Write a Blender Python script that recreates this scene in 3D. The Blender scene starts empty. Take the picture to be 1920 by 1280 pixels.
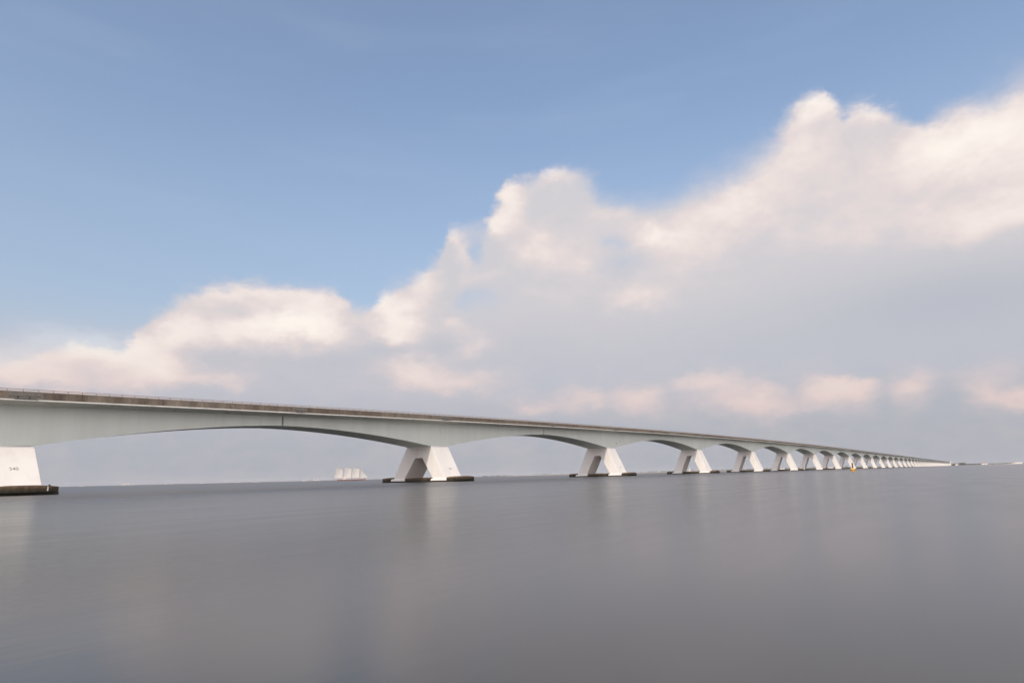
import bpy, bmesh, math, random
from mathutils import Vector, Matrix

random.seed(7)
SC = bpy.context.scene
COL = SC.collection

# ------------------------------------------------------------------ camera
F_PX = 1215.44                      # focal length in pixels of a 1920 px wide frame
YAW, PITCH, ROLL, CAM_H = 0.9641, 0.2042, -0.0238, 1.0
cy, sy = math.cos(YAW), math.sin(YAW)
cp, sp = math.cos(PITCH), math.sin(PITCH)
cr, sr = math.cos(ROLL), math.sin(ROLL)
right0 = Vector((cy, -sy, 0)); fwd0 = Vector((sy, cy, 0)); up0 = Vector((0, 0, 1))
FWD = fwd0*cp + up0*sp
UP1 = up0*cp - fwd0*sp
RGT = right0*cr + UP1*sr
UPV = UP1*cr - right0*sr
cam_data = bpy.data.cameras.new('camera')
cam_data.sensor_width = 36.0
cam_data.lens = 36.0*F_PX/1920.0
cam_data.clip_start = 0.1
cam_data.clip_end = 120000
cam = bpy.data.objects.new('camera', cam_data)
COL.objects.link(cam)
m = Matrix((RGT, UPV, -FWD)).transposed().to_4x4()
m.translation = Vector((0, 0, CAM_H))
cam.matrix_world = m
SC.camera = cam

def ray(px, py):
    return (FWD + RGT*((px-960)/F_PX) + UPV*((640-py)/F_PX)).normalized()

def az_el(px, py):
    d = ray(px, py)
    return (math.degrees(math.atan2(d.dot(right0), d.dot(fwd0))), math.degrees(math.asin(d.z)))

def at_range(px, dist, z=0.0):
    """a point in the direction of picture column px (at the horizon) and that far away along the water"""
    d = ray(px, 890); d.z = 0; d.normalize()
    return Vector((d.x*dist, d.y*dist, z))

# ------------------------------------------------------------------ light
SUN_TRAVEL = Vector((3.2, 1.0, -2.77)).normalized()
SUN_EL = math.asin(-SUN_TRAVEL.z)
sun_data = bpy.data.lights.new('sun', 'SUN')
sun_data.energy = 1.7
sun_data.angle = math.radians(0.53)
sun_data.color = (1.0, 0.89, 0.76)
sun = bpy.data.objects.new('sun', sun_data)
COL.objects.link(sun)
sun.rotation_euler = SUN_TRAVEL.to_track_quat('-Z', 'Y').to_euler()
SC.view_settings.view_transform = 'Standard'
SC.view_settings.look = 'None'
SC.view_settings.exposure = 0.4
SC.view_settings.gamma = 1.0

# ------------------------------------------------------------------ world: sky with clouds, laid out by azimuth and elevation
W = bpy.data.worlds.new('World')
SC.world = W
W.use_nodes = True
NT = W.node_tree
for n in list(NT.nodes): NT.nodes.remove(n)
def N(t, **kw):
    n = NT.nodes.new(t)
    for k, v in kw.items(): setattr(n, k, v)
    return n
def L(a, b): NT.links.new(a, b)
def put(sock, v):
    if isinstance(v, bpy.types.NodeSocket): L(v, sock)
    else: sock.default_value = v
def M(op, a, b=0.0, c=0.0, clamp=False):
    n = N('ShaderNodeMath', operation=op, use_clamp=clamp)
    put(n.inputs[0], a); put(n.inputs[1], b); put(n.inputs[2], c)
    return n.outputs[0]
def V(op, a, b=(0, 0, 0)):
    n = N('ShaderNodeVectorMath', operation=op)
    put(n.inputs[0], a); put(n.inputs[1], b)
    return n.outputs['Value'] if op == 'DOT_PRODUCT' else n.outputs[0]
def smooth(x, lo, hi, a=0.0, b=1.0):
    n = N('ShaderNodeMapRange', interpolation_type='SMOOTHSTEP')
    put(n.inputs[0], x); n.inputs[1].default_value = lo; n.inputs[2].default_value = hi
    n.inputs[3].default_value = a; n.inputs[4].default_value = b
    return n.outputs[0]
def mix(f, a, b):
    n = N('ShaderNodeMix', data_type='RGBA')
    put(n.inputs[0], f)
    for s, v in ((n.inputs[6], a), (n.inputs[7], b)):
        if isinstance(v, bpy.types.NodeSocket): L(v, s)
        else: s.default_value = (*v, 1)
    return n.outputs[2]
def noise(vec, scale, detail=4.0, rough=0.5, col=False):
    n = N('ShaderNodeTexNoise')
    L(vec, n.inputs['Vector']); n.inputs['Scale'].default_value = scale
    n.inputs['Detail'].default_value = detail; n.inputs['Roughness'].default_value = rough
    return n.outputs['Color'] if col else n.outputs['Fac']

sky = N('ShaderNodeTexSky')
sky.sky_type = 'NISHITA'
sky.sun_disc = False
sky.sun_elevation = SUN_EL
sky.sun_rotation = math.atan2(-SUN_TRAVEL.x, -SUN_TRAVEL.y)
sky.altitude = 0
sky.air_density = 1.0
sky.dust_density = 3.8
sky.ozone_density = 1.2

tc = N('ShaderNodeTexCoord')
D = V('NORMALIZE', tc.outputs['Generated'])
sx = N('ShaderNodeSeparateXYZ'); L(D, sx.inputs[0])
elev = M('MULTIPLY', M('ARCSINE', sx.outputs['Z']), 57.29578)
azim = M('MULTIPLY', M('ARCTAN2', V('DOT_PRODUCT', D, tuple(right0)), V('DOT_PRODUCT', D, tuple(fwd0))), 57.29578)
cmb = N('ShaderNodeCombineXYZ'); L(azim, cmb.inputs[0]); L(elev, cmb.inputs[1])
P0 = cmb.outputs[0]
# wind-drawn coordinates: features are longer sideways than tall
Pn = V('MULTIPLY', P0, (0.72, 1.15, 1.0))
w1 = V('SUBTRACT', noise(Pn, 0.22, 5.0, 0.52, True), (0.5, 0.5, 0.5))
w2 = V('SUBTRACT', noise(V('ADD', Pn, (31.0, 7.0, 3.0)), 0.62, 5.0, 0.60, True), (0.5, 0.5, 0.5))
P1 = V('ADD', V('ADD', P0, V('MULTIPLY', w1, (3.4, 2.6, 0))), V('MULTIPLY', w2, (2.5, 2.3, 0)))
s1 = N('ShaderNodeSeparateXYZ'); L(P1, s1.inputs[0])
a1, e1 = s1.outputs['X'], s1.outputs['Y']

# crest line of the cloud bank
CREST = [(-40, 655), (0, 648), (60, 630), (130, 608), (190, 622), (250, 608), (285, 560), (350, 530), (440, 512), (540, 516),
         (620, 528), (652, 552), (676, 572), (705, 545), (760, 502), (805, 488), (826, 430), (868, 412), (902, 404), (930, 365), (968, 328),
         (1000, 332), (1040, 310), (1090, 312), (1120, 338), (1190, 346), (1225, 342), (1270, 318), (1330, 288), (1400, 255), (1455, 232), (1480, 196), (1525, 172),
         (1565, 188), (1585, 204), (1610, 188), (1660, 182), (1695, 206), (1715, 222), (1745, 196), (1800, 172), (1850, 140), (1885, 108), (1920, 85), (1990, 60)]
fc = N('ShaderNodeFloatCurve')
cv = fc.mapping.curves[0]
pts = []
for px, py in CREST:
    a, e = az_el(px, py)
    pts.append(((a+180)/360, e/75))
e_end = 58/75
pts = [(0.0, e_end), (0.06, 46/75), (0.12, 56/75), (0.19, 38/75), (0.25, 46/75), (0.31, 24/75)] + pts + [(0.67, 40/75), (0.73, 54/75), (0.79, 42/75), (0.86, 60/75), (0.93, 48/75), (1.0, e_end)]  # unseen crest outside the frame, raised to add fill light
cv.points[0].location = pts[0]; cv.points[1].location = pts[-1]
for p in pts[1:-1]: cv.points.new(*p)
fc.mapping.update()
L(M('MULTIPLY_ADD', a1, 1/360, 0.5), fc.inputs['Value'])
crest = M('MULTIPLY', fc.outputs[0], 75.0)
depth_in = M('SUBTRACT', crest, e1)

# sunlit lumps (picture column, row, half width, half height, weight) turned into azimuth and elevation
LUMPS = [(150, 690, 210, 50, .34), (430, 640, 150, 42, .32), (600, 630, 90, 45, .28), (800, 610, 110, 60, .28), (1050, 450, 150, 80, .24), (1260, 500, 150, 80, .2),
         (130, 632, 66, 28, .9), (50, 675, 95, 42, .6), (205, 642, 66, 26, .55), (275, 665, 66, 50, .7), (300, 695, 66, 30, .55), (420, 712, 62, 16, .55), (110, 715, 80, 16, .35),
         (400, 545, 95, 32, .55), (510, 545, 90, 36, .6), (600, 570, 60, 45, .75), (480, 618, 110, 34, .85), (565, 610, 75, 30, .7), (360, 590, 50, 24, .5), (335, 625, 45, 26, .5),
         (745, 578, 62, 55, .9), (795, 520, 36, 36, .65), (745, 625, 55, 20, .5), (700, 555, 40, 30, .5),
         (775, 692, 85, 34, .85), (870, 720, 95, 24, .65), (885, 645, 42, 36, .6), (850, 600, 26, 18, .4),
         (852, 438, 26, 26, .75), (868, 478, 20, 40, .5), (900, 520, 60, 18, .4),
         (958, 372, 44, 44, 1.0), (1045, 330, 55, 20, .9), (925, 418, 42, 28, .85), (1005, 465, 55, 34, .6), (1230, 436, 48, 26, .7), (1150, 400, 60, 30, .45),
         (1188, 560, 60, 30, .65), (1080, 490, 70, 40, .4), (1300, 450, 110, 70, .5), (1350, 380, 80, 50, .35), (1010, 560, 120, 30, .25), (1120, 640, 160, 40, .15),
         (1525, 205, 48, 32, 1.0), (1635, 206, 52, 24, .8), (1480, 270, 80, 45, .55), (1600, 300, 150, 70, .38), (1780, 270, 95, 50, .95), (1890, 220, 80, 80, .6),
         (1440, 340, 110, 50, .45), (1830, 415, 130, 48, .75), (1700, 360, 140, 70, .30), (1560, 430, 130, 60, .4), (1390, 400, 90, 60, .35),
         (995, 762, 45, 20, .6), (1085, 748, 66, 28, .65), (1200, 748, 80, 32, .75), (1310, 718, 75, 24, .75), (1370, 752, 55, 30, .7), (1440, 748, 55, 34, .75), (1545, 735, 48, 34, .85), (1605, 728, 40, 28, .7), (1590, 712, 45, 16, .45),
         (1710, 722, 50, 36, .85), (1475, 772, 60, 14, .35), (1850, 734, 40, 24, .7), (1915, 740, 34, 20, .65), (1860, 692, 70, 14, .35), (2010, 730, 60, 20, .5), (-80, 690, 90, 30, .5), (2050, 300, 120, 120, .8)]
DARKS = [(1655, 735, 16, 30, .5), (1785, 740, 28, 30, .4), (1490, 730, 18, 24, .3), (1255, 735, 16, 26, .3), (1140, 735, 14, 20, .25), (1800, 560, 190, 60, .95), (1500, 560, 180, 50, .2), (560, 676, 150, 16, .3), (1000, 640, 200, 60, .15), (830, 650, 40, 18, .3), (1420, 640, 260, 40, .2), (350, 660, 40, 18, .2), (1170, 500, 30, 20, .25), (720, 655, 50, 10, .3)]
def field(rows, vec):
    acc = None
    for px, py, rx, ry, wgt in rows:
        a, e = az_el(px, py)
        k = math.degrees(1/F_PX)*0.92
        q = V('MULTIPLY', V('SUBTRACT', vec, (a, e, 0)), (1/(rx*k), 1/(ry*k), 0))
        g = M('POWER', 0.4, V('DOT_PRODUCT', q, q))
        acc = M('MULTIPLY_ADD', g, wgt, acc if acc is not None else 0.0)
    return acc
# where the bank's edge is gauzy instead of crisp
SOFT = [(1270, 340, 140, 60, 1.0), (1390, 290, 70, 60, .8), (1890, 130, 70, 60, .9), (1720, 205, 30, 25, .5), (730, 500, 60, 40, .7), (890, 470, 30, 60, .6), (1160, 360, 60, 30, .6), (260, 575, 50, 30, .6), (30, 640, 70, 30, .5)]
softw = M('MULTIPLY_ADD', field(SOFT, P0), 4.2, 1.75)
mask_core = smooth(M('DIVIDE', M('ADD', depth_in, 0.3), softw), 0.0, 1.0)
bright = field([(x_, y_, rx_*.9, ry_*.9, w_*1.22) for x_, y_, rx_, ry_, w_ in LUMPS], P1)
HOLES = [(893, 478, 16, 26, .6), (1170, 492, 36, 18, .22), (668, 548, 16, 24, .5), (1585, 214, 14, 12, .5), (905, 565, 40, 22, .35), (870, 560, 20, 16, .3), (1150, 455, 18, 14, .35)]
hole = M('SUBTRACT', 1.0, field(HOLES, P1), clamp=True)
dark = field(DARKS, P0)
n3 = M('SUBTRACT', noise(V('ADD', Pn, (11.0, 5.0, 9.0)), 0.33, 5.0, 0.5), 0.5)
rim = smooth(depth_in, 2.6, 0.2, 0.0, 0.16)
beyond = smooth(M('ABSOLUTE', azim), 44.0, 62.0, 0.0, 0.55)     # unseen clouds outside the frame, brightened to fill the bridge's shaded faces
n4 = M('SUBTRACT', noise(V('ADD', Pn, (51.0, 25.0, 9.0)), 0.85, 5.0, 0.6), 0.5)
b = M('ADD', M('MULTIPLY_ADD', n4, 0.62, M('MULTIPLY_ADD', n3, 0.70, bright)), M('MULTIPLY_ADD', rim, mask_core, beyond))
b = M('SUBTRACT', b, dark)
bm_ = M('MULTIPLY_ADD', b, 0.5, 0.1, clamp=True)
b = smooth(b, -0.28, 1.30)
K = 1/(0.15*2**0.4)          # cloud colours below are written as they show in the picture
grey = N('ShaderNodeValToRGB')
L(M('DIVIDE', elev, 40.0), grey.inputs[0])
rampc = [(0.0, (.405, .425, .478)), (0.08, (.430, .450, .505)), (0.18, (.510, .510, .570)), (0.36, (.65, .615, .625)), (0.6, (.68, .65, .665)), (1.0, (.64, .635, .69))]
el = grey.color_ramp.elements
el[0].position, el[0].color = rampc[0][0], (*rampc[0][1], 1)
el[1].position, el[1].color = rampc[-1][0], (*rampc[-1][1], 1)
for p, c in rampc[1:-1]:
    x = el.new(p); x.color = (*c, 1)
lit = N('ShaderNodeValToRGB'); L(bm_, lit.inputs[0])
le = lit.color_ramp.elements
le[0].position, le[0].color = 0.2, (.72, .655, .665, 1)
le[1].position, le[1].color = 0.95, (1.0, .93, .86, 1)
x = le.new(0.5); x.color = (.835, .728, .705, 1)
white = mix(smooth(elev, 2.0, 14.0), (.73, .59, .57), lit.outputs[0])
cloud = mix(b, mix(M('MULTIPLY', dark, 0.6, clamp=True), grey.outputs[0], (.45, .465, .52)), white)
opac = M('MULTIPLY', M('MULTIPLY', mask_core, hole), M('MULTIPLY_ADD', b, 0.16, 0.86, clamp=True))
low = smooth(elev, 15.0, 5.0, 0.0, 0.97)
opac = M('MAXIMUM', opac, M('MULTIPLY', low, 1.0))
# thin high veil streaks in the blue
veil = M('MULTIPLY', smooth(noise(V('MULTIPLY', P0, (0.25, 1.6, 1)), 0.16, 5.0, 0.55), 0.42, 0.9), 0.09)
# forward scatter: unseen clouds behind the camera, boosted to brighten the bridge's shaded faces
toward = M('MAXIMUM', V('DOT_PRODUCT', D, tuple(-SUN_TRAVEL)), 0.0)
cl10 = V('SCALE', cloud); put(cl10.node.inputs['Scale'], M('MULTIPLY_ADD', M('POWER', toward, 2.0), 2.0*K, K))
skyc = mix(M('ADD', veil, 0.09), sky.outputs[0], (3.0, 3.65, 4.4))
haze_low = smooth(elev, 34.0, 8.0, 0.0, 0.55)
skyc = mix(haze_low, skyc, (2.15, 2.55, 3.1))
final = mix(opac, skyc, cl10)
bg = N('ShaderNodeBackground'); L(final, bg.inputs[0]); bg.inputs[1].default_value = 0.15
out = N('ShaderNodeOutputWorld'); L(bg.outputs[0], out.inputs[0])
W.cycles.sampling_method = 'MANUAL'
W.cycles.sample_map_resolution = 512

# ------------------------------------------------------------------ materials
def mat(name, color, rough=0.7, spec=0.5, build=None):
    mt = bpy.data.materials.new(name); mt.use_nodes = True
    nt = mt.node_tree; bs = nt.nodes['Principled BSDF']
    bs.inputs['Base Color'].default_value = (*color, 1)
    bs.inputs['Roughness'].default_value = rough
    bs.inputs['Specular IOR Level'].default_value = spec
    if build: build(nt, bs)
    return mt
def nn(nt, t, **kw):
    n = nt.nodes.new(t)
    for k, v in kw.items(): setattr(n, k, v)
    return n
def tex(nt, scale, detail=5, rough=0.55, stretch=(1, 1, 1), coord='Object', offset=(0, 0, 0)):
    c = nn(nt, 'ShaderNodeTexCoord'); mp = nn(nt, 'ShaderNodeMapping')
    mp.inputs['Scale'].default_value = stretch
    mp.inputs['Location'].default_value = offset
    nt.links.new(c.outputs[coord], mp.inputs[0])
    n = nn(nt, 'ShaderNodeTexNoise'); nt.links.new(mp.outputs[0], n.inputs['Vector'])
    n.inputs['Scale'].default_value = scale; n.inputs['Detail'].default_value = detail; n.inputs['Roughness'].default_value = rough
    return n.outputs['Fac']
def ramp(nt, fac, stops):
    r = nn(nt, 'ShaderNodeValToRGB'); nt.links.new(fac, r.inputs[0])
    e = r.color_ramp.elements
    e[0].position, e[0].color = stops[0][0], (*stops[0][1], 1)
    e[1].position, e[1].color = stops[-1][0], (*stops[-1][1], 1)
    for p, c in stops[1:-1]: e.new(p).color = (*c, 1)
    return r.outputs[0]
def mmix(nt, f, a, b, mode='MIX'):
    n = nn(nt, 'ShaderNodeMix', data_type='RGBA', blend_type=mode)
    for s, v in ((n.inputs[0], f), (n.inputs[6], a), (n.inputs[7], b)):
        if isinstance(v, bpy.types.NodeSocket): nt.links.new(v, s)
        elif isinstance(v, tuple): s.default_value = (*v, 1)
        else: s.default_value = v
    return n.outputs[2]
def bump(nt, bs, fac, strength, dist):
    bn = nn(nt, 'ShaderNodeBump'); nt.links.new(fac, bn.inputs['Height'])
    bn.inputs['Strength'].default_value = strength; bn.inputs['Distance'].default_value = dist
    nt.links.new(bn.outputs[0], bs.inputs['Normal'])

def b_white(nt, bs):
    big = ramp(nt, tex(nt, 0.12, 5), [(0.3, (.735, .790, .725)), (0.7, (.80, .855, .79))])
    st = tex(nt, 1.0, 6, 0.6, (0.55, 0.55, 0.045))
    c = mmix(nt, ramp(nt, st, [(0.42, (0, 0, 0)), (0.75, (.42, .42, .42))]), big, (.63, .66, .58))
    nt.links.new(c, bs.inputs['Base Color'])
    bump(nt, bs, tex(nt, 3.0, 5), 0.15, 0.02)
WHITE = mat('white_painted_concrete', (.76, .75, .71), 0.62, 0.4, b_white)
def b_leg(nt, bs):
    big = ramp(nt, tex(nt, 0.2, 5), [(0.3, (.79, .765, .725)), (0.7, (.85, .825, .785))])
    st = tex(nt, 1.0, 6, 0.6, (0.7, 0.7, 0.06))
    c = mmix(nt, ramp(nt, st, [(0.5, (0, 0, 0)), (0.8, (.35, .35, .35))]), big, (.62, .57, .49))
    nt.links.new(c, bs.inputs['Base Color'])
    bump(nt, bs, tex(nt, 3.0, 5), 0.12, 0.02)
LEG = mat('white_pier_paint', (.80, .79, .75), 0.6, 0.4, b_leg)
def b_edge(nt, bs):
    o = nn(nt, 'ShaderNodeObjectInfo')
    base = ramp(nt, o.outputs['Random'], [(0.0, (.158, .130, .102)), (0.5, (.195, .163, .130)), (1.0, (.225, .195, .158))])
    st = ramp(nt, tex(nt, 1.0, 6, 0.62, (0.55, 0.55, 0.16)), [(0.3, (.60, .57, .53)), (0.5, (1, 1, 1)), (0.72, (1.45, 1.42, 1.35))])
    fine = ramp(nt, tex(nt, 2.4, 5, 0.6), [(0.3, (.82, .81, .80)), (0.7, (1.15, 1.15, 1.15))])
    c = mmix(nt, 1.0, mmix(nt, 1.0, base, st, 'MULTIPLY'), fine, 'MULTIPLY')
    nt.links.new(c, bs.inputs['Base Color'])
    bump(nt, bs, tex(nt, 4.0, 6), 0.4, 0.03)
EDGE = mat('weathered_edge_concrete', (.19, .17, .15), 0.85, 0.3, b_edge)
PATCH = mat('patched_concrete', (.235, .22, .195), 0.85, 0.3, lambda nt, bs: nt.links.new(ramp(nt, tex(nt, 3.0, 6, 0.6), [(0.3, (.17, .155, .135)), (0.7, (.26, .245, .215))]), bs.inputs['Base Color']))
GROOVE = mat('stained_joint', (.055, .042, .035), 0.9, 0.2)
LIP = mat('pale_slab_edge', (.66, .66, .61), 0.7, 0.3, lambda nt, bs: nt.links.new(ramp(nt, tex(nt, 0.8, 6, 0.65), [(0.28, (.36, .35, .30)), (0.42, (.62, .62, .57)), (0.7, (.72, .72, .67))]), bs.inputs['Base Color']))
RUST = mat('rust_stained_railing', (.34, .20, .12), 0.7, 0.3)
HALO_METAL = mat('pale_halo_metal', (.60, .55, .52), 0.6, 0.4)  # for the halo strip over the edge beam, and for small metal parts
JOINT = mat('dark_hinge_bearing', (.07, .05, .042), 0.85, 0.2)
ASPHALT = mat('asphalt', (.05, .05, .052), 0.9, 0.2)
INK = mat('grey_paint', (.26, .25, .225), 0.8, 0.2)
def b_foot(nt, bs):
    g = nn(nt, 'ShaderNodeNewGeometry'); s = nn(nt, 'ShaderNodeSeparateXYZ'); nt.links.new(g.outputs['Position'], s.inputs[0])
    n1 = tex(nt, 0.9, 6, 0.6)
    ad = nn(nt, 'ShaderNodeMath', operation='MULTIPLY_ADD'); nt.links.new(n1, ad.inputs[0]); ad.inputs[1].default_value = 0.5; nt.links.new(s.outputs['Z'], ad.inputs[2])
    mr = nn(nt, 'ShaderNodeMapRange'); nt.links.new(ad.outputs[0], mr.inputs[0]); mr.inputs[1].default_value = 0.0; mr.inputs[2].default_value = 1.6
    col = ramp(nt, mr.outputs[0], [(0.0, (.012, .014, .009)), (0.45, (.032, .028, .018)), (0.70, (.095, .068, .040)), (0.88, (.215, .155, .10)), (1.0, (.30, .22, .15))])
    st = ramp(nt, tex(nt, 2.2, 6, 0.65, (1, 1, .35)), [(0.3, (.55, .52, .5)), (0.65, (1.2, 1.2, 1.2))])
    nt.links.new(mmix(nt, 1.0, col, st, 'MULTIPLY'), bs.inputs['Base Color'])
    bump(nt, bs, tex(nt, 3.0, 6), 0.6, 0.06)
FOOT = mat('tide_stained_footing', (.18, .13, .08), 0.8, 0.4, b_foot)

def b_water(nt, bs):
    # colour of the silty estuary, and wind lanes that change how rough the surface is
    g = nn(nt, 'ShaderNodeNewGeometry')
    mp = nn(nt, 'ShaderNodeMapping'); mp.inputs['Rotation'].default_value = (0, 0, math.radians(-28)); mp.inputs['Scale'].default_value = (0.004, 0.018, 1)
    nt.links.new(g.outputs['Position'], mp.inputs[0])
    lane = nn(nt, 'ShaderNodeTexNoise'); nt.links.new(mp.outputs[0], lane.inputs['Vector']); lane.inputs['Scale'].default_value = 1.0; lane.inputs['Detail'].default_value = 5
    mp2 = nn(nt, 'ShaderNodeMapping'); mp2.inputs['Rotation'].default_value = (0, 0, math.radians(55)); mp2.inputs['Scale'].default_value = (0.12, 0.9, 1)
    nt.links.new(g.outputs['Position'], mp2.inputs[0])
    rip = nn(nt, 'ShaderNodeTexNoise'); nt.links.new(mp2.outputs[0], rip.inputs['Vector']); rip.inputs['Scale'].default_value = 1.0; rip.inputs['Detail'].default_value = 6
    # sheltered, smoother water along the shore; ruffled by wind and current out towards the bridge
    sp_ = nn(nt, 'ShaderNodeSeparateXYZ'); nt.links.new(g.outputs['Position'], sp_.inputs[0])
    ml = nn(nt, 'ShaderNodeMath', operation='MULTIPLY_ADD'); nt.links.new(lane.outputs['Fac'], ml.inputs[0]); ml.inputs[1].default_value = 60.0; nt.links.new(sp_.outputs['Y'], ml.inputs[2])
    mr = nn(nt, 'ShaderNodeMapRange', interpolation_type='SMOOTHSTEP'); nt.links.new(ml.outputs[0], mr.inputs[0])
    mr.inputs[1].default_value = 45; mr.inputs[2].default_value = 120; mr.inputs[3].default_value = 0.135; mr.inputs[4].default_value = 0.27
    ra = nn(nt, 'ShaderNodeMath', operation='MULTIPLY_ADD'); nt.links.new(rip.outputs['Fac'], ra.inputs[0]); ra.inputs[1].default_value = 0.10; nt.links.new(mr.outputs[0], ra.inputs[2])
    nt.links.new(ra.outputs[0], bs.inputs['Roughness'])
    bs.inputs['IOR'].default_value = 1.34
    col = ramp(nt, rip.outputs['Fac'], [(0.3, (.036, .036, .036)), (0.7, (.052, .051, .050))])
    nt.links.new(col, bs.inputs['Base Color'])
    bump(nt, bs, rip.outputs['Fac'], 0.13, 0.05)
WATER = mat('calm_estuary_water', (.08, .085, .09), 0.28, 0.5, b_water)

# ------------------------------------------------------------------ mesh helpers
class MB:
    def __init__(s): s.v = []; s.f = []
    def add(s, vs, fs):
        o = len(s.v); s.v += [tuple(v) for v in vs]; s.f += [tuple(i+o for i in f) for f in fs]; return s
    def hexa(s, c8):      # 4 bottom then 4 top corners, same winding
        return s.add(c8, [(3, 2, 1, 0), (4, 5, 6, 7), (0, 1, 5, 4), (1, 2, 6, 5), (2, 3, 7, 6), (3, 0, 4, 7)])
    def box(s, x0, x1, y0, y1, z0, z1):
        return s.hexa([(x0, y0, z0), (x1, y0, z0), (x1, y1, z0), (x0, y1, z0), (x0, y0, z1), (x1, y0, z1), (x1, y1, z1), (x0, y1, z1)])
    def sweep(s, rings, closed=True, caps=True):
        n = len(rings[0]); o = len(s.v)
        for r in rings: s.v += [tuple(p) for p in r]
        for k in range(len(rings)-1):
            for j in range(n if closed else n-1):
                a = o+k*n+j; b2 = o+k*n+(j+1) % n
                s.f.append((a, b2, b2+n, a+n))
        if caps:
            s.f.append(tuple(o+j for j in reversed(range(n))))
            s.f.append(tuple(o+(len(rings)-1)*n+j for j in range(n)))
        return s
    def lathe(s, prof_, n=16, c=(0, 0, 0)):
        rings = [[(c[0]+r*math.cos(2*math.pi*j/n), c[1]+r*math.sin(2*math.pi*j/n), c[2]+z) for j in range(n)] for r, z in prof_]
        return s.sweep(rings)
    def tube(s, p, q, r, n=6):
        p, q = Vector(p), Vector(q); d = (q-p).normalized()
        u = d.orthogonal().normalized(); w = d.cross(u)
        return s.sweep([[c+u*r*math.cos(2*math.pi*j/n)+w*r*math.sin(2*math.pi*j/n) for j in range(n)] for c in (p, q)])
    def mesh(s, name, fix=True, bevel=0.0, smooth_=False):
        me = bpy.data.meshes.new(name); me.from_pydata(s.v, [], s.f)
        if fix or bevel:
            bm = bmesh.new(); bm.from_mesh(me)
            bmesh.ops.recalc_face_normals(bm, faces=bm.faces)
            if bevel:
                ed = [e for e in bm.edges if len(e.link_faces) == 2 and e.calc_face_angle(0) > 0.5]
                bmesh.ops.bevel(bm, geom=ed, offset=bevel, segments=1, affect='EDGES', clamp_overlap=True)
            bm.to_mesh(me); bm.free()
        if smooth_:
            for p in me.polygons: p.use_smooth = True
        return me
def obj(name, me, material, parent=None, loc=None):
    o = bpy.data.objects.new(name, me); COL.objects.link(o)
    if me is not None and material is not None and not me.materials: me.materials.append(material)
    if parent: o.parent = parent
    if loc is not None: o.location = loc
    return o
def empty(name, loc=(0, 0, 0), rz=0.0):
    o = bpy.data.objects.new(name, None); COL.objects.link(o)
    o.location = loc; o.rotation_euler = (0, 0, rz); o.empty_display_size = 1; return o
def tag(o, label=None, cat=None, group=None, kind=None):
    if label: o['label'] = label
    if cat: o['category'] = cat
    if group: o['group'] = group
    if kind: o['kind'] = kind
    return o

# ------------------------------------------------------------------ water
def make_water():
    mb = MB()
    xs = [-3000, -300, -60, 60, 300, 1500, 6000, 20000, 60000]
    R = []
    for k, r in enumerate((2, 60, 300, 1500, 6000, 20000, 70000)):
        R.append([(r*math.cos(2*math.pi*j/48), r*math.sin(2*math.pi*j/48), 0) for j in range(48)])
    mb.sweep(R, caps=False)
    mb.f.append(tuple(range(48)))
    me = mb.mesh('water')
    for p in me.polygons:
        if p.normal.z < 0: p.flip()
    return tag(obj('water', me, WATER), kind='structure')
make_water()

# ------------------------------------------------------------------ the bridge
S0, DIST = 30.9, 113.24            # world X of bridge station 0, world Y of the bridge axis
T, WT, WE = 6.5, 4.0, 6.23         # leg thickness along the bridge, half width of the box girder, half width of the deck
Z_SOF0, Z_PB, Z_PT = 6.63, 12.60, 13.96
N_PIER = 45
OFF = {-1: 2.0, 0: 3.36, 1: -1.54, 2: -1.12, 3: -0.03, 4: 0.9, 5: 1.2, 6: 0.6}
def station(i): return 95.0*i + OFF.get(i, 0.0)
def hinge(i): return 95.0*i + 47.5
def prof(s):
    u = s/1000.0
    if u < 0: return 25.9*u
    if u < 0.6: return 25.9*u - 37.1*u*u + 19.2*u**3
    w = min(u, 0.8)-0.6
    return 6.332 + 2.1*w - 5.25*w*w
def soffit(s, i):
    """underside of the girder that stands on pier i"""
    S = station(i)
    H = hinge(i) if s > S else hinge(i-1)
    edge = S + (T/2 if s > S else -T/2)
    if abs(s-S) <= T/2: w = 1.0
    else: w = min(1.0, abs(H-s)/abs(H-edge))
    return Z_PB - (2.17+3.80*w**1.7)
bridge = empty('road_bridge', (S0, DIST, 0))
tag(bridge, 'long white concrete road bridge on A-shaped piers crossing calm grey water', 'bridge')

IN_B, OP, W_BOT, Z_B = 4.75, 1.2, 8.55, 0.80
def pier_mesh(zt, bevel):
    zo = zt-2.9
    pr = [(-WT, zt), (-W_BOT, Z_B), (-IN_B, Z_B), (-OP, zo), (OP, zo), (IN_B, Z_B), (W_BOT, Z_B), (WT, zt)]
    mb = MB().sweep([[(sx_*T/2, v, z) for v, z in pr] for sx_ in (-1, 1)])
    return mb.mesh('pier', True, bevel)
ped_me = None
def pedestal_mesh():
    a, b2 = 4.15, 9.5
    return MB().hexa([(-T/2-.35, a, .30), (T/2+.35, a, .30), (T/2+.35, b2, .30), (-T/2-.35, b2, .30),
                      (-T/2-.14, a+.18, .86), (T/2+.14, a+.18, .86), (T/2+.14, b2-.30, .86), (-T/2-.14, b2-.30, .86)]).mesh('pedestal', True, .05)
def footing_mesh():
    CL, CW = 11.9, 4.03
    mb = MB().box(-CW, CW, -CL, CL, -3.0, 0.36)
    return mb.mesh('footing', True, .06)
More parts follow.
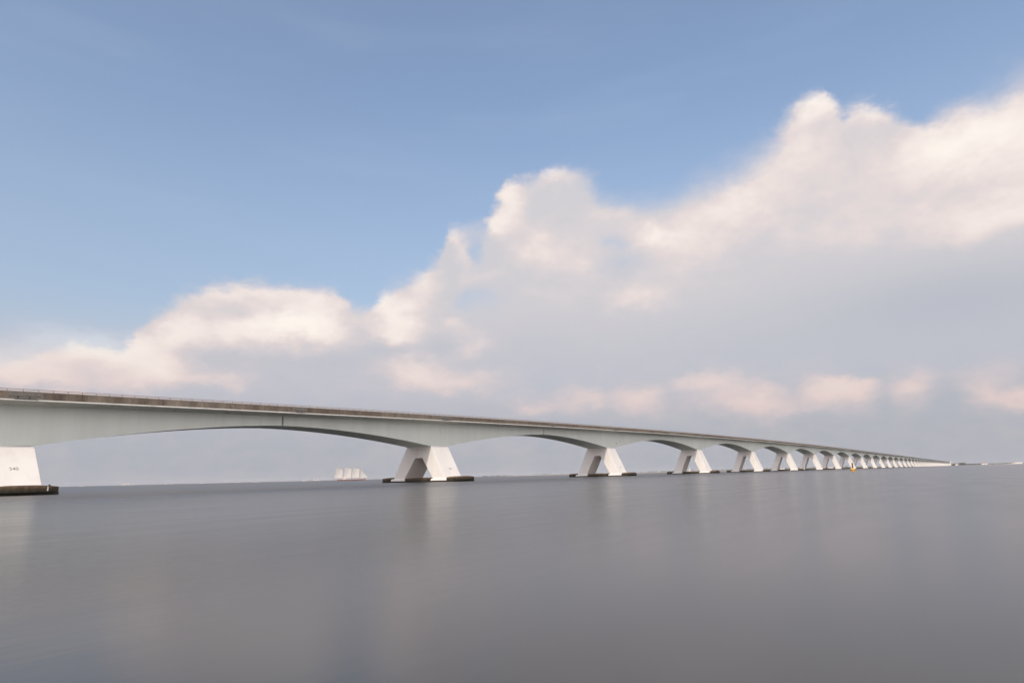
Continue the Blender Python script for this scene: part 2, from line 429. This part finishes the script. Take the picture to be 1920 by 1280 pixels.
def cap_mesh(v0, v1, e, c, nose=0.0):
    """raised block of the footing with a crowned top; nose pushes the outer end out in the middle"""
    CW = 3.95
    st = [-1, -.72, -.3, .3, .72, 1]
    rings = []
    for q in st:
        z = e+(c-e)*(1-q*q)
        n = nose*(1-q*q)
        rings.append([(q*CW, v0-n, .34), (q*CW, v1, .34), (q*CW, v1, z), (q*CW, v0-n, z)])
    return MB().sweep(rings).mesh('footing_cap', True)
ped_me, foot_me = pedestal_mesh(), footing_mesh()
cap_end, cap_mid = cap_mesh(-11.86, -9.7, 1.04, 1.30, 0.5), cap_mesh(-3.95, 3.95, 0.98, 1.12)
far_pier_me = pier_mesh(Z_SOF0+prof(900), 0.0)

def text_mesh(body, size):
    cu = bpy.data.curves.new('txt', 'FONT'); cu.body = body; cu.size = size; cu.align_x = 'CENTER'; cu.align_y = 'CENTER'; cu.extrude = 0.004
    cu.offset = 0.004
    ob = bpy.data.objects.new('txt', cu); COL.objects.link(ob)
    bpy.context.view_layer.update()
    me = bpy.data.meshes.new_from_object(ob.evaluated_get(bpy.context.evaluated_depsgraph_get()))
    bpy.data.objects.remove(ob); return me

for i in range(-1, N_PIER+1):
    S = station(i)
    zt = Z_SOF0 + prof(S)
    near = i <= 8
    p = obj('pier', pier_mesh(zt, 0.05) if near or i < 9 else far_pier_me, LEG, bridge, (S, 0, 0))
    if i <= 16:
        ft = obj('footing', foot_me, FOOT, p)
        obj('footing_cap', cap_end, FOOT, p)
        c2 = obj('footing_cap', cap_end, FOOT, p); c2.rotation_euler = (0, 0, math.pi)
        obj('footing_cap', cap_mid, FOOT, p)
        obj('pedestal', ped_me, LEG, p)
        c2 = obj('pedestal', ped_me, LEG, p); c2.rotation_euler = (0, 0, math.pi)
    else:
        obj('footing', foot_me, FOOT, p)
        obj('pedestal', ped_me, LEG, p)
        c2 = obj('pedestal', ped_me, LEG, p); c2.rotation_euler = (0, 0, math.pi)
    if i in (0, 1, 2):
        me = text_mesh({0: '540', 1: '530', 2: '520'}[i], .74)
        o = obj('painted_number', me, INK, p)
        dn = Vector((0, -(W_BOT-WT), -(zt-Z_B))).normalized()      # down the outer face
        nrm = Vector((0, dn.z, -dn.y)).normalized()
        if nrm.y > 0: nrm = -nrm
        z_ = 3.50 if i == 0 else 3.1
        v_ = -(WT+(W_BOT-WT)*(zt-z_)/(zt-Z_B))
        mm = Matrix((Vector((0.98, 0, 0)), -dn, nrm)).transposed().to_4x4()
        mm.translation = Vector((.35, v_, z_))+nrm*0.006
        o.matrix_local = mm

def stations(a, b2, step):
    n = max(2, int(round((b2-a)/step))); return [a+(b2-a)*k/n for k in range(n+1)]
GAP = 0.20
for i in range(-1, N_PIER+1):
    S = station(i); fine = i <= 7
    ss = sorted(set([round(x, 3) for x in stations(hinge(i-1)+GAP, S-T/2, 2.2 if fine else 5.5) + stations(S-T/2, S+T/2, T) + stations(S+T/2, hinge(i)-GAP, 2.2 if fine else 5.5)]))
    rings = []
    for s in ss:
        z = prof(s); zb = soffit(s, i)+z
        zw = Z_PB-0.34+z
        rings.append([(s-S, -WT, zb), (s-S, WT, zb), (s-S, WT, zw), (s-S, -WT, zw)])
    obj('girder', MB().sweep(rings).mesh('girder'), WHITE, bridge, (S, 0, 0))
    # road deck of the span, its pale rim, and the asphalt
    H0, H1 = hinge(i-1), hinge(i)
    ss = stations(H0, H1, 4.75 if fine else 11.9)
    rings = []; road = []
    for s in ss:
        z = prof(s)+Z_PB; x = s-S
        rings.append([(x, -WT+.02, z-.36), (x, WT-.02, z-.36), (x, WE-.02, z-.02), (x, WE+.16, z+.10), (x, WE+.16, z+.20), (x, WE-.02, z+.33), (x, -WE+.02, z+.33), (x, -WE-.16, z+.20), (x, -WE-.16, z+.10), (x, -WE+.02, z-.02)])
        road.append([(x, -WE+.5, z+.335), (x, WE-.5, z+.335), (x, WE-.5, z+.42), (x, -WE+.5, z+.42)])
    obj('deck_slab', MB().sweep(rings).mesh('deck_slab'), LIP, bridge, (S, 0, 0))
    obj('road_surface', MB().sweep(road).mesh('road_surface'), ASPHALT, bridge, (S, 0, 0))
    # edge beams, cast in lengths
    nseg = {-1: 8, 0: 8, 1: 8, 2: 6, 3: 5, 4: 4}.get(i, 2 if i < 12 else 1)
    cuts = [H0+(H1-H0)*k/nseg for k in range(nseg+1)]
    for side in (-1, 1):
        for k in range(nseg if side == -1 else 1):
            a, b2 = (cuts[k], cuts[k+1]) if side == -1 else (H0, H1)
            a += .012; b2 -= .012
            rings = []
            for s in stations(a, b2, 4.75 if fine else 12):
                z = prof(s)+Z_PB; x = s-(a+b2)/2
                y0, y1 = side*(WE+.03), side*(WE-.34)
                rings.append([(x, y0, z+.335), (x, y1, z+.335), (x, y1, z+Z_PT-Z_PB), (x, y0-side*.05, z+Z_PT-Z_PB)])
            obj('edge_beam', MB().sweep(rings).mesh('edge_beam'), EDGE, bridge, ((a+b2)/2, 0, 0))
        # railing above the edge beam
        if i <= 20:
            mb = MB(); ps = MB()
            zz = Z_PT-Z_PB
            r = .035
            tops = []
            for s in stations(H0, H1, 4.75):
                z = prof(s)+Z_PB+zz; x = s-S; y = side*(WE-.14)
                tops.append([(x, y-r, z+.34-r), (x, y+r, z+.34-r), (x, y+r, z+.34+r), (x, y-r, z+.34+r)])
            mb.sweep(tops)
            rl = obj('railing', mb.mesh('railing'), RUST, bridge, (S, 0, 0))
            if i <= 6:
                npost = 51
                for k in range(npost):
                    s = H0+(k+.5)*(H1-H0)/npost; z = prof(s)+Z_PB+zz; x = s-S; y = side*(WE-.14)
                    ps.box(x-.035, x+.035, y-.03, y+.03, z-.05, z+.32)
                tag(obj('railing_posts', ps.mesh('railing_posts', False), RUST, rl), kind='stuff')
        # added pale strip imitating the bright halo above the edge beam; no real barrier
        if i <= 20:
            bar = []
            for s in stations(H0, H1, 4.75):
                z = prof(s)+Z_PB+Z_PT-Z_PB; x = s-S; y = side*(WE-.75)
                bar.append([(x, y-.03, z-.10), (x, y+.03, z-.10), (x, y+.03, z+.20), (x, y-.03, z+.20)])
            obj('halo_strip', MB().sweep(bar).mesh('halo_strip'), HALO_METAL, bridge, (S, 0, 0))
    # bearing seen in the gap between this girder and the next
    h = H1; z = prof(h)+Z_PB
    obj('hinge_bearing', MB().box(-.45, .45, -WT+.55, WT-.55, z-2.05, z-.40).mesh('hinge_bearing'), JOINT, bridge, (h, 0, 0))
    # patched joints of the edge beam above each pier and beside each hinge
    if i <= 5:
        for sc_, ln in ((S-.1 if i else S+.7, 4.4), (H1+2.2, 3.4)):
            z = prof(sc_)+Z_PB; sl = (prof(sc_+1)-prof(sc_-1))/2
            def sbox(mb, x0, x1, y0, y1, z0, z1):
                mb.hexa([(x0, y0, z0+x0*sl), (x1, y0, z0+x1*sl), (x1, y1, z0+x1*sl), (x0, y1, z0+x0*sl), (x0, y0, z1+x0*sl), (x1, y0, z1+x1*sl), (x1, y1, z1+x1*sl), (x0, y1, z1+x0*sl)])
            a = MB(); sbox(a, -ln/2, ln/2, -WE-.055, -WE+.05, z+.34, z+1.30)
            pt = obj('joint_cover', a.mesh('joint_cover'), PATCH, bridge, (sc_, 0, 0))
            g = MB()
            sbox(g, -ln*.46, ln*.44, -WE-.075, -WE, z+.70, z+.745)
            sbox(g, -ln*.22, -ln*.19, -WE-.075, -WE, z+.36, z+.70)
            sbox(g, ln*.10, ln*.125, -WE-.075, -WE, z+.36, z+.70)
            sbox(g, -ln*.30, ln*.34, -WE-.17, -WE, z+.335, z+.375)
            obj('joint_line', g.mesh('joint_line'), GROOVE, pt)

# small fittings on the webs
def web_box(px_s, i, z_, w_, h_, name):
    z = prof(px_s)+z_
    obj(name, MB().box(-w_/2, w_/2, -WT-.05, -WT+.02, z-h_/2, z+h_/2).mesh(name), INK if name == 'drain_outlet' else HALO_METAL, bridge, (px_s, 0, 0))
web_box(station(1)+.4, 1, 10.9, .10, .22, 'drain_outlet')
web_box(station(1)+.4, 1, 10.1, .09, .18, 'drain_outlet')
web_box(station(1)+.1, 1, 11.5, .09, .16, 'drain_outlet')
web_box(station(2)+5.2, 2, 8.3, .22, .55, 'drain_outlet')
web_box(station(2)+7.4, 2, 8.9, .22, .65, 'drain_outlet')
# bollard and ladder head on the first footing
web = MB().lathe([(.16, 0), (.16, .34), (.24, .38), (.24, .48), (.10, .52)], 10)
obj('gauge_board', MB().box(-.07, .07, -.03, .03, -.28, .28).mesh('gauge_board'), LIP, bridge, (station(0)+2.55, -12.22, .78))
bo = obj('mooring_bollard', web.mesh('mooring_bollard', smooth_=False), GROOVE, bridge, (station(0)+3.55, -9.9, 1.02)); bo.scale = (.6, .6, .6)
# end block at the far side, with its mast
S = station(N_PIER)+40
tw = obj('abutment', MB().box(-12, 12, -9, 9, 0, 21).box(-13, 13, -10, 10, 0, 3).box(-12.6, 12.6, -9.6, 9.6, 21, 22.2).mesh('abutment'), LEG, bridge, (S, 0, 0))
obj('mast', MB().lathe([(.5, 22.2), (.3, 30)], 8).mesh('mast'), RUST, tw, (6, 0, 0))

# ------------------------------------------------------------------ far shore
SAND = mat('pale_sand', (.42, .36, .30), 0.9, 0.2, lambda nt, bs: nt.links.new(ramp(nt, tex(nt, .02, 5), [(0.35, (.30, .27, .22)), (0.65, (.50, .43, .36))]), bs.inputs['Base Color']))
GREEN = mat('far_foliage', (.06, .075, .055), 0.9, 0.2, lambda nt, bs: nt.links.new(ramp(nt, tex(nt, .05, 5), [(0.35, (.07, .08, .07)), (0.65, (.13, .14, .11))]), bs.inputs['Base Color']))
DIKE = mat('dike_grass', (.17, .17, .12), 0.9, 0.2)
def strip(name, px0, px1, d0, d1, h0, material, depth=260, jitter=1.0, step=14, seed=1):
    rnd = random.Random(seed); rings = []
    n = int((px1-px0)/step)+1
    hh = h0
    for k in range(n+1):
        t = k/n; px = px0+(px1-px0)*t; d = d0+(d1-d0)*t
        ends = min(1, t*6, (1-t)*6)
        hh = hh*.6+.4*h0*(1+jitter*(rnd.random()-.5))
        c = at_range(px, 1.0); 
        P = lambda q, z: Vector((c.x*(d+q), c.y*(d+q), z))
        rings.append([P(0, -1), P(depth*.15, hh*.55*ends), P(depth*.35, hh*ends), P(depth*.8, hh*.8*ends), P(depth, -1)])
    return tag(obj(name, MB().sweep(rings).mesh(name), material), kind='structure')
strip('far_shore', 905, 1480, 5200, 5000, 5.0, SAND, seed=3)
strip('far_dike', 1300, 2500, 5000, 4700, 7.0, DIKE, seed=4)
strip('far_beach', 1760, 2400, 4560, 4400, 2.4, SAND, depth=120, seed=8)
strip('far_sandbank', 380, 760, 7200, 6800, 2.0, SAND, seed=5)
def wood(name, label, runs, seed):
    rnd = random.Random(seed); mb = MB()
    for px0, px1, d, h, n in runs:
        for k in range(n):
            px = rnd.uniform(px0, px1); dd = d+rnd.uniform(0, 120)
            c = at_range(px, dd); r = h*rnd.uniform(.35, .6); zc = h*rnd.uniform(.35, .62)
            rings = []
            for a in range(1, 5):
                ph = math.pi*a/5
                rings.append([(c.x+r*rnd.uniform(.8, 1.25)*math.sin(ph)*math.cos(b_*math.pi/3.5), c.y+r*rnd.uniform(.8, 1.25)*math.sin(ph)*math.sin(b_*math.pi/3.5), zc+r*.9*math.cos(ph)*rnd.uniform(.9, 1.1)) for b_ in range(7)])
            mb.sweep(rings)
            mb.tube((c.x, c.y, 0), (c.x, c.y, zc), .5, 5)
    return tag(obj(name, mb.mesh(name), GREEN), label, 'trees', kind='stuff')
wood('distant_woodland', 'low dark line of trees on the far shore beyond the bridge end', [(1786, 1801, 4700, 13, 40), (1803, 1811, 4750, 17, 14), (1811, 1850, 4800, 9, 50), (1850, 1990, 4850, 8, 90)], 11)
wood('distant_scrub', 'faint scrub and trees along the far shore behind the piers', [(925, 940, 5300, 9, 14), (905, 960, 5350, 8, 40), (1000, 1050, 5300, 9, 14), (1050, 1130, 5250, 10, 26), (1200, 1290, 5200, 11, 60), (1290, 1420, 5200, 12, 80), (1420, 1600, 5100, 12, 110)], 12)

# ------------------------------------------------------------------ buildings on the far shore
PLASTER = mat('white_plaster', (.80, .78, .75), 0.7, 0.3)
ROOF = mat('red_roof_tile', (.32, .18, .13), 0.8, 0.2)
GREYWALL = mat('grey_cladding', (.34, .35, .37), 0.7, 0.3)
PANE = mat('dark_pane', (.05, .06, .07), 0.2, 0.5)
def house(px, d, w, h, dp, label, group=None, flat=False, wallm=PLASTER, name='house', cat='house', tower=False):
    c = at_range(px, d, 0.5 if tower else 1.5)
    ang = math.atan2(c.y, c.x)-math.pi/2
    r = empty(name, c, ang)
    obj('wall', MB().box(-w/2, w/2, -dp/2, dp/2, 0, h).mesh('wall'), wallm, r)
    if flat: obj('roof', MB().box(-w/2-.4, w/2+.4, -dp/2-.4, dp/2+.4, h, h+.7).mesh('roof'), GREYWALL, r)
    else: obj('roof', MB().add([(-w/2-.5, -dp/2-.5, h), (w/2+.5, -dp/2-.5, h), (w/2+.5, dp/2+.5, h), (-w/2-.5, dp/2+.5, h), (-w/2, 0, h+dp*.42), (w/2, 0, h+dp*.42)], [(0, 1, 5, 4), (2, 3, 4, 5), (1, 2, 5), (3, 0, 4), (3, 2, 1, 0)]).mesh('roof'), ROOF, r)
    nw = max(2, int(w/5)); nh = max(1, int(h/4))
    for a in range(nw):
        for b_ in range(min(nh, 6)):
            x = -w/2+(a+.5)*w/nw; z = (b_+.5)*h/nh
            obj('window', MB().box(x-.7, x+.7, -dp/2-.06, -dp/2+.05, z-.8, z+.8).mesh('window'), PANE, r)
    return tag(r, label, cat, group)
G1 = 'white houses on the far shore'
for px, d, w, h in ((1797, 4600, 14, 5), (1847, 4620, 13, 6), (1853, 4640, 12, 6), (1903.5, 4600, 12, 5)):
    house(px, d, w, h, 9, 'tiny white house on the far shore past the bridge end', G1)
house(1914, 4700, 34, 9, 16, 'long pale flat-roofed building on the far shore past the bridge end', flat=True, name='warehouse', cat='building')
house(1395.5, 5400, 14, 42, 14, 'hazy grey tower block on the far shore, behind the bridge piers', flat=True, wallm=GREYWALL, name='tower_block', cat='building', tower=True)
for px in (1468, 1559):
    house(px, 4900, 30, 7, 12, 'low pale building on the far shore seen between bridge piers', 'pale buildings behind the bridge', flat=True, name='shore_building', cat='building')

# ------------------------------------------------------------------ boats
HULLW = mat('white_gelcoat', (.60, .59, .58), 0.4, 0.5)
HULLD = mat('dark_red_hull', (.30, .17, .14), 0.5, 0.4)
SAIL = mat('white_sailcloth', (.56, .55, .535), 0.8, 0.2)
SPAR = mat('varnished_spar', (.42, .34, .26), 0.5, 0.4)
def hull_mesh(Lh, B, H, bow=.35):
    rings = []
    for k in range(13):
        t = k/12; x = (t-.5)*Lh
        wdt = B/2*(math.sin(math.pi*min(1, max(.0, (t*.92+.14))))**.55 if t < .97 else .04)
        wdt = max(.05, wdt)
        sh = H*(1+bow*(2*t-1)**2*.6)
        rings.append([(x, -wdt*.55, -.6), (x, wdt*.55, -.6), (x, wdt, H*.45), (x, wdt, sh), (x, -wdt, sh), (x, -wdt, H*.45)])
    return MB().sweep(rings).mesh('hull')
def sail_sheet(pts, belly, n=5):
    """curved four-cornered sail with a little thickness; pts tack, clew, peak, throat in x,z"""
    a, b2, c, d = pts; mb = MB(); rows = []
    for side in (0, 1):
        g = []
        for i_ in range(n+1):
            u = i_/n; row = []
            for j in range(n+1):
                v = j/n
                x = (a[0]*(1-u)+b2[0]*u)*(1-v)+(d[0]*(1-u)+c[0]*u)*v
                z = (a[1]*(1-u)+b2[1]*u)*(1-v)+(d[1]*(1-u)+c[1]*u)*v
                y = belly*math.sin(math.pi*u)*math.sin(math.pi*(v*.8+.1))+side*.05
                row.append((x, y, z))
            g.append(row)
        rows.append(g)
    vs = [p for g in rows for r_ in g for p in r_]; m1 = (n+1)*(n+1); fs = []
    for i_ in range(n):
        for j in range(n):
            k = i_*(n+1)+j
            fs.append((k, k+1, k+n+2, k+n+1)); fs.append((m1+k+n+1, m1+k+n+2, m1+k+1, m1+k))
    return mb.add(vs, fs).mesh('sail', False, smooth_=True)
def sailing_ship(px, dist, Lh, Hm, label):
    c = at_range(px, dist); ang = math.atan2(c.y, c.x)-math.pi/2
    r = empty('sailing_ship', c, ang)
    h = obj('hull', hull_mesh(Lh, Lh*.17, 1.5), HULLD, r)
    obj('deck_house', MB().box(-Lh*.30, -Lh*.18, -1.6, 1.6, 1.5, 3.0).mesh('deck_house', True, .1), HULLW, h)
    masts = [-.30, .0, .28]
    for k, q in enumerate(masts):
        x = q*Lh; hm = Hm*(1.0 if k == 1 else .96)
        ms = obj('mast', MB().lathe([(.22, 1.2), (.18, hm*.6), (.08, hm)], 8).mesh('mast'), SPAR, r, (x, 0, 0))
        lw = Lh*.282
        obj('boom', MB().tube((0, 0, 2.9), (-lw, .3, 3.1), .12).mesh('boom'), SPAR, ms)
        obj('gaff', MB().tube((0, 0, hm*.87), (-lw*.80, .3, hm*.98), .10).mesh('gaff'), SPAR, ms)
        obj('sail', sail_sheet([(-.3, 3.1), (-lw, 3.3), (-lw*.80, hm*.96), (-.3, hm*.86)], .9), SAIL, ms)
    sp_ = obj('bowsprit', MB().tube((Lh*.44, 0, 2.1), (Lh*.60, 0, 3.2), .14).mesh('bowsprit'), SPAR, r)
    for k, (x0, x1, top) in enumerate(((.56, .33, .86), (.46, .31, .70))):
        obj('jib', sail_sheet([(x0*Lh, 3.2), (x1*Lh, 2.8), (.295*Lh, Hm*top-.2), (.30*Lh, Hm*top)], .6), SAIL, sp_)
    return tag(r, label, 'sailing ship')
sailing_ship(659, 800, 33, 16.0, 'three-masted sailing ship with white sails under the first big span')
def yacht(px, dist, Lh, Hm, label):
    c = at_range(px, dist); ang = math.atan2(c.y, c.x)-math.pi/2+.5
    r = empty('sailboat', c, ang)
    obj('hull', hull_mesh(Lh, Lh*.3, .9), HULLW, r)
    obj('cabin', MB().box(-Lh*.12, Lh*.15, -.8, .8, .9, 1.5).mesh('cabin', True, .1), HULLW, r)
    ms = obj('mast', MB().lathe([(.09, .9), (.05, Hm)], 8).mesh('mast'), SPAR, r, (Lh*.08, 0, 0))
    obj('sail', sail_sheet([(-.1, 1.7), (-Lh*.45, 1.8), (-.25, Hm*.97), (-.1, Hm*.98)], .4), SAIL, ms)
    obj('jib', sail_sheet([(Lh*.40, 1.1), (.05, 1.4), (.12, Hm*.85), (.15, Hm*.87)], .35), SAIL, ms)
    return tag(r, label, 'sailboat')
yacht(1293.5, 1250, 8, 10.5, 'small white sailboat far off, seen under a bridge pier arch')
G2 = 'white motor boats on the far horizon'
def motor_boat(px, dist, Lh, H):
    c = at_range(px, dist); ang = math.atan2(c.y, c.x)-math.pi/2+random.uniform(-.3, .3)
    r = empty('motor_boat', c, ang)
    obj('hull', hull_mesh(Lh, Lh*.25, H*.35), HULLW, r)
    cb = obj('cabin', MB().hexa([(-Lh*.3, -Lh*.09, H*.35), (Lh*.2, -Lh*.09, H*.35), (Lh*.2, Lh*.09, H*.35), (-Lh*.3, Lh*.09, H*.35), (-Lh*.26, -Lh*.08, H*.75), (Lh*.1, -Lh*.08, H*.75), (Lh*.1, Lh*.08, H*.75), (-Lh*.26, Lh*.08, H*.75)]).mesh('cabin'), HULLW, r)
    obj('window', MB().box(-Lh*.22, Lh*.08, -Lh*.09-.05, -Lh*.08, H*.52, H*.66).mesh('window'), PANE, cb)
    obj('mast', MB().lathe([(.12, H*.75), (.05, H*1.2)], 6).mesh('mast'), HALO_METAL, r, (-Lh*.08, 0, 0))
    return tag(r, 'tiny white motor boat on the far horizon, seen beneath the first span', 'boat', G2)
for px, dist, Lh, H in ((154, 2600, 13, 4), (241, 2300, 30, 8), (318, 2400, 22, 6), (380, 2500, 14, 6), (446, 2500, 17, 5), (481, 2500, 18, 5.5), (571, 2400, 18, 6), (594, 2200, 20, 8)):
    motor_boat(px, dist, Lh, H)

# ------------------------------------------------------------------ buoy
YEL = mat('yellow_buoy_paint', (.62, .36, .05), 0.5, 0.5, lambda nt, bs: nt.links.new(ramp(nt, tex(nt, 3.0, 5), [(0.35, (.50, .27, .04)), (0.6, (.64, .38, .07))]), bs.inputs['Base Color']))
BRN = mat('dark_red_steel', (.10, .028, .02), 0.6, 0.4)
c = at_range(1600.5, 215)
by = empty('navigation_buoy', c)
tag(by, 'yellow buoy with a dark red pillar floating in front of the bridge', 'buoy')
obj('float', MB().lathe([(.30, -.5), (.58, -.2), (.66, .15), (.64, .55), (.50, .80), (.22, .95)], 20).mesh('float', smooth_=True), YEL, by)
pl = obj('pillar', MB().lathe([(.20, .9), (.19, 1.6), (.17, 2.35)], 12).mesh('pillar'), BRN, by)
obj('lantern', MB().lathe([(.16, 2.35), (.16, 2.40), (.09, 2.42), (.09, 2.56), (.12, 2.58), (.03, 2.66)], 12).mesh('lantern'), HALO_METAL, pl)
obj('mooring_ring', MB().lathe([(.67, .28), (.70, .30), (.70, .36), (.66, .38)], 20).mesh('mooring_ring'), GROOVE, by)

# ------------------------------------------------------------------ haze
hz = bpy.data.materials.new('thin_sea_haze'); hz.use_nodes = True
nt = hz.node_tree
for n in list(nt.nodes): nt.nodes.remove(n)
pv = nt.nodes.new('ShaderNodeVolumePrincipled'); pv.inputs['Color'].default_value = (.93, .94, .97, 1); pv.inputs['Density'].default_value = 4.0e-5
pv.inputs['Anisotropy'].default_value = 0.0
mo = nt.nodes.new('ShaderNodeOutputMaterial'); nt.links.new(pv.outputs[0], mo.inputs['Volume'])
tag(obj('haze', MB().box(-12000, 12000, -12000, 12000, -4.5, 60).mesh('haze'), hz), kind='stuff')
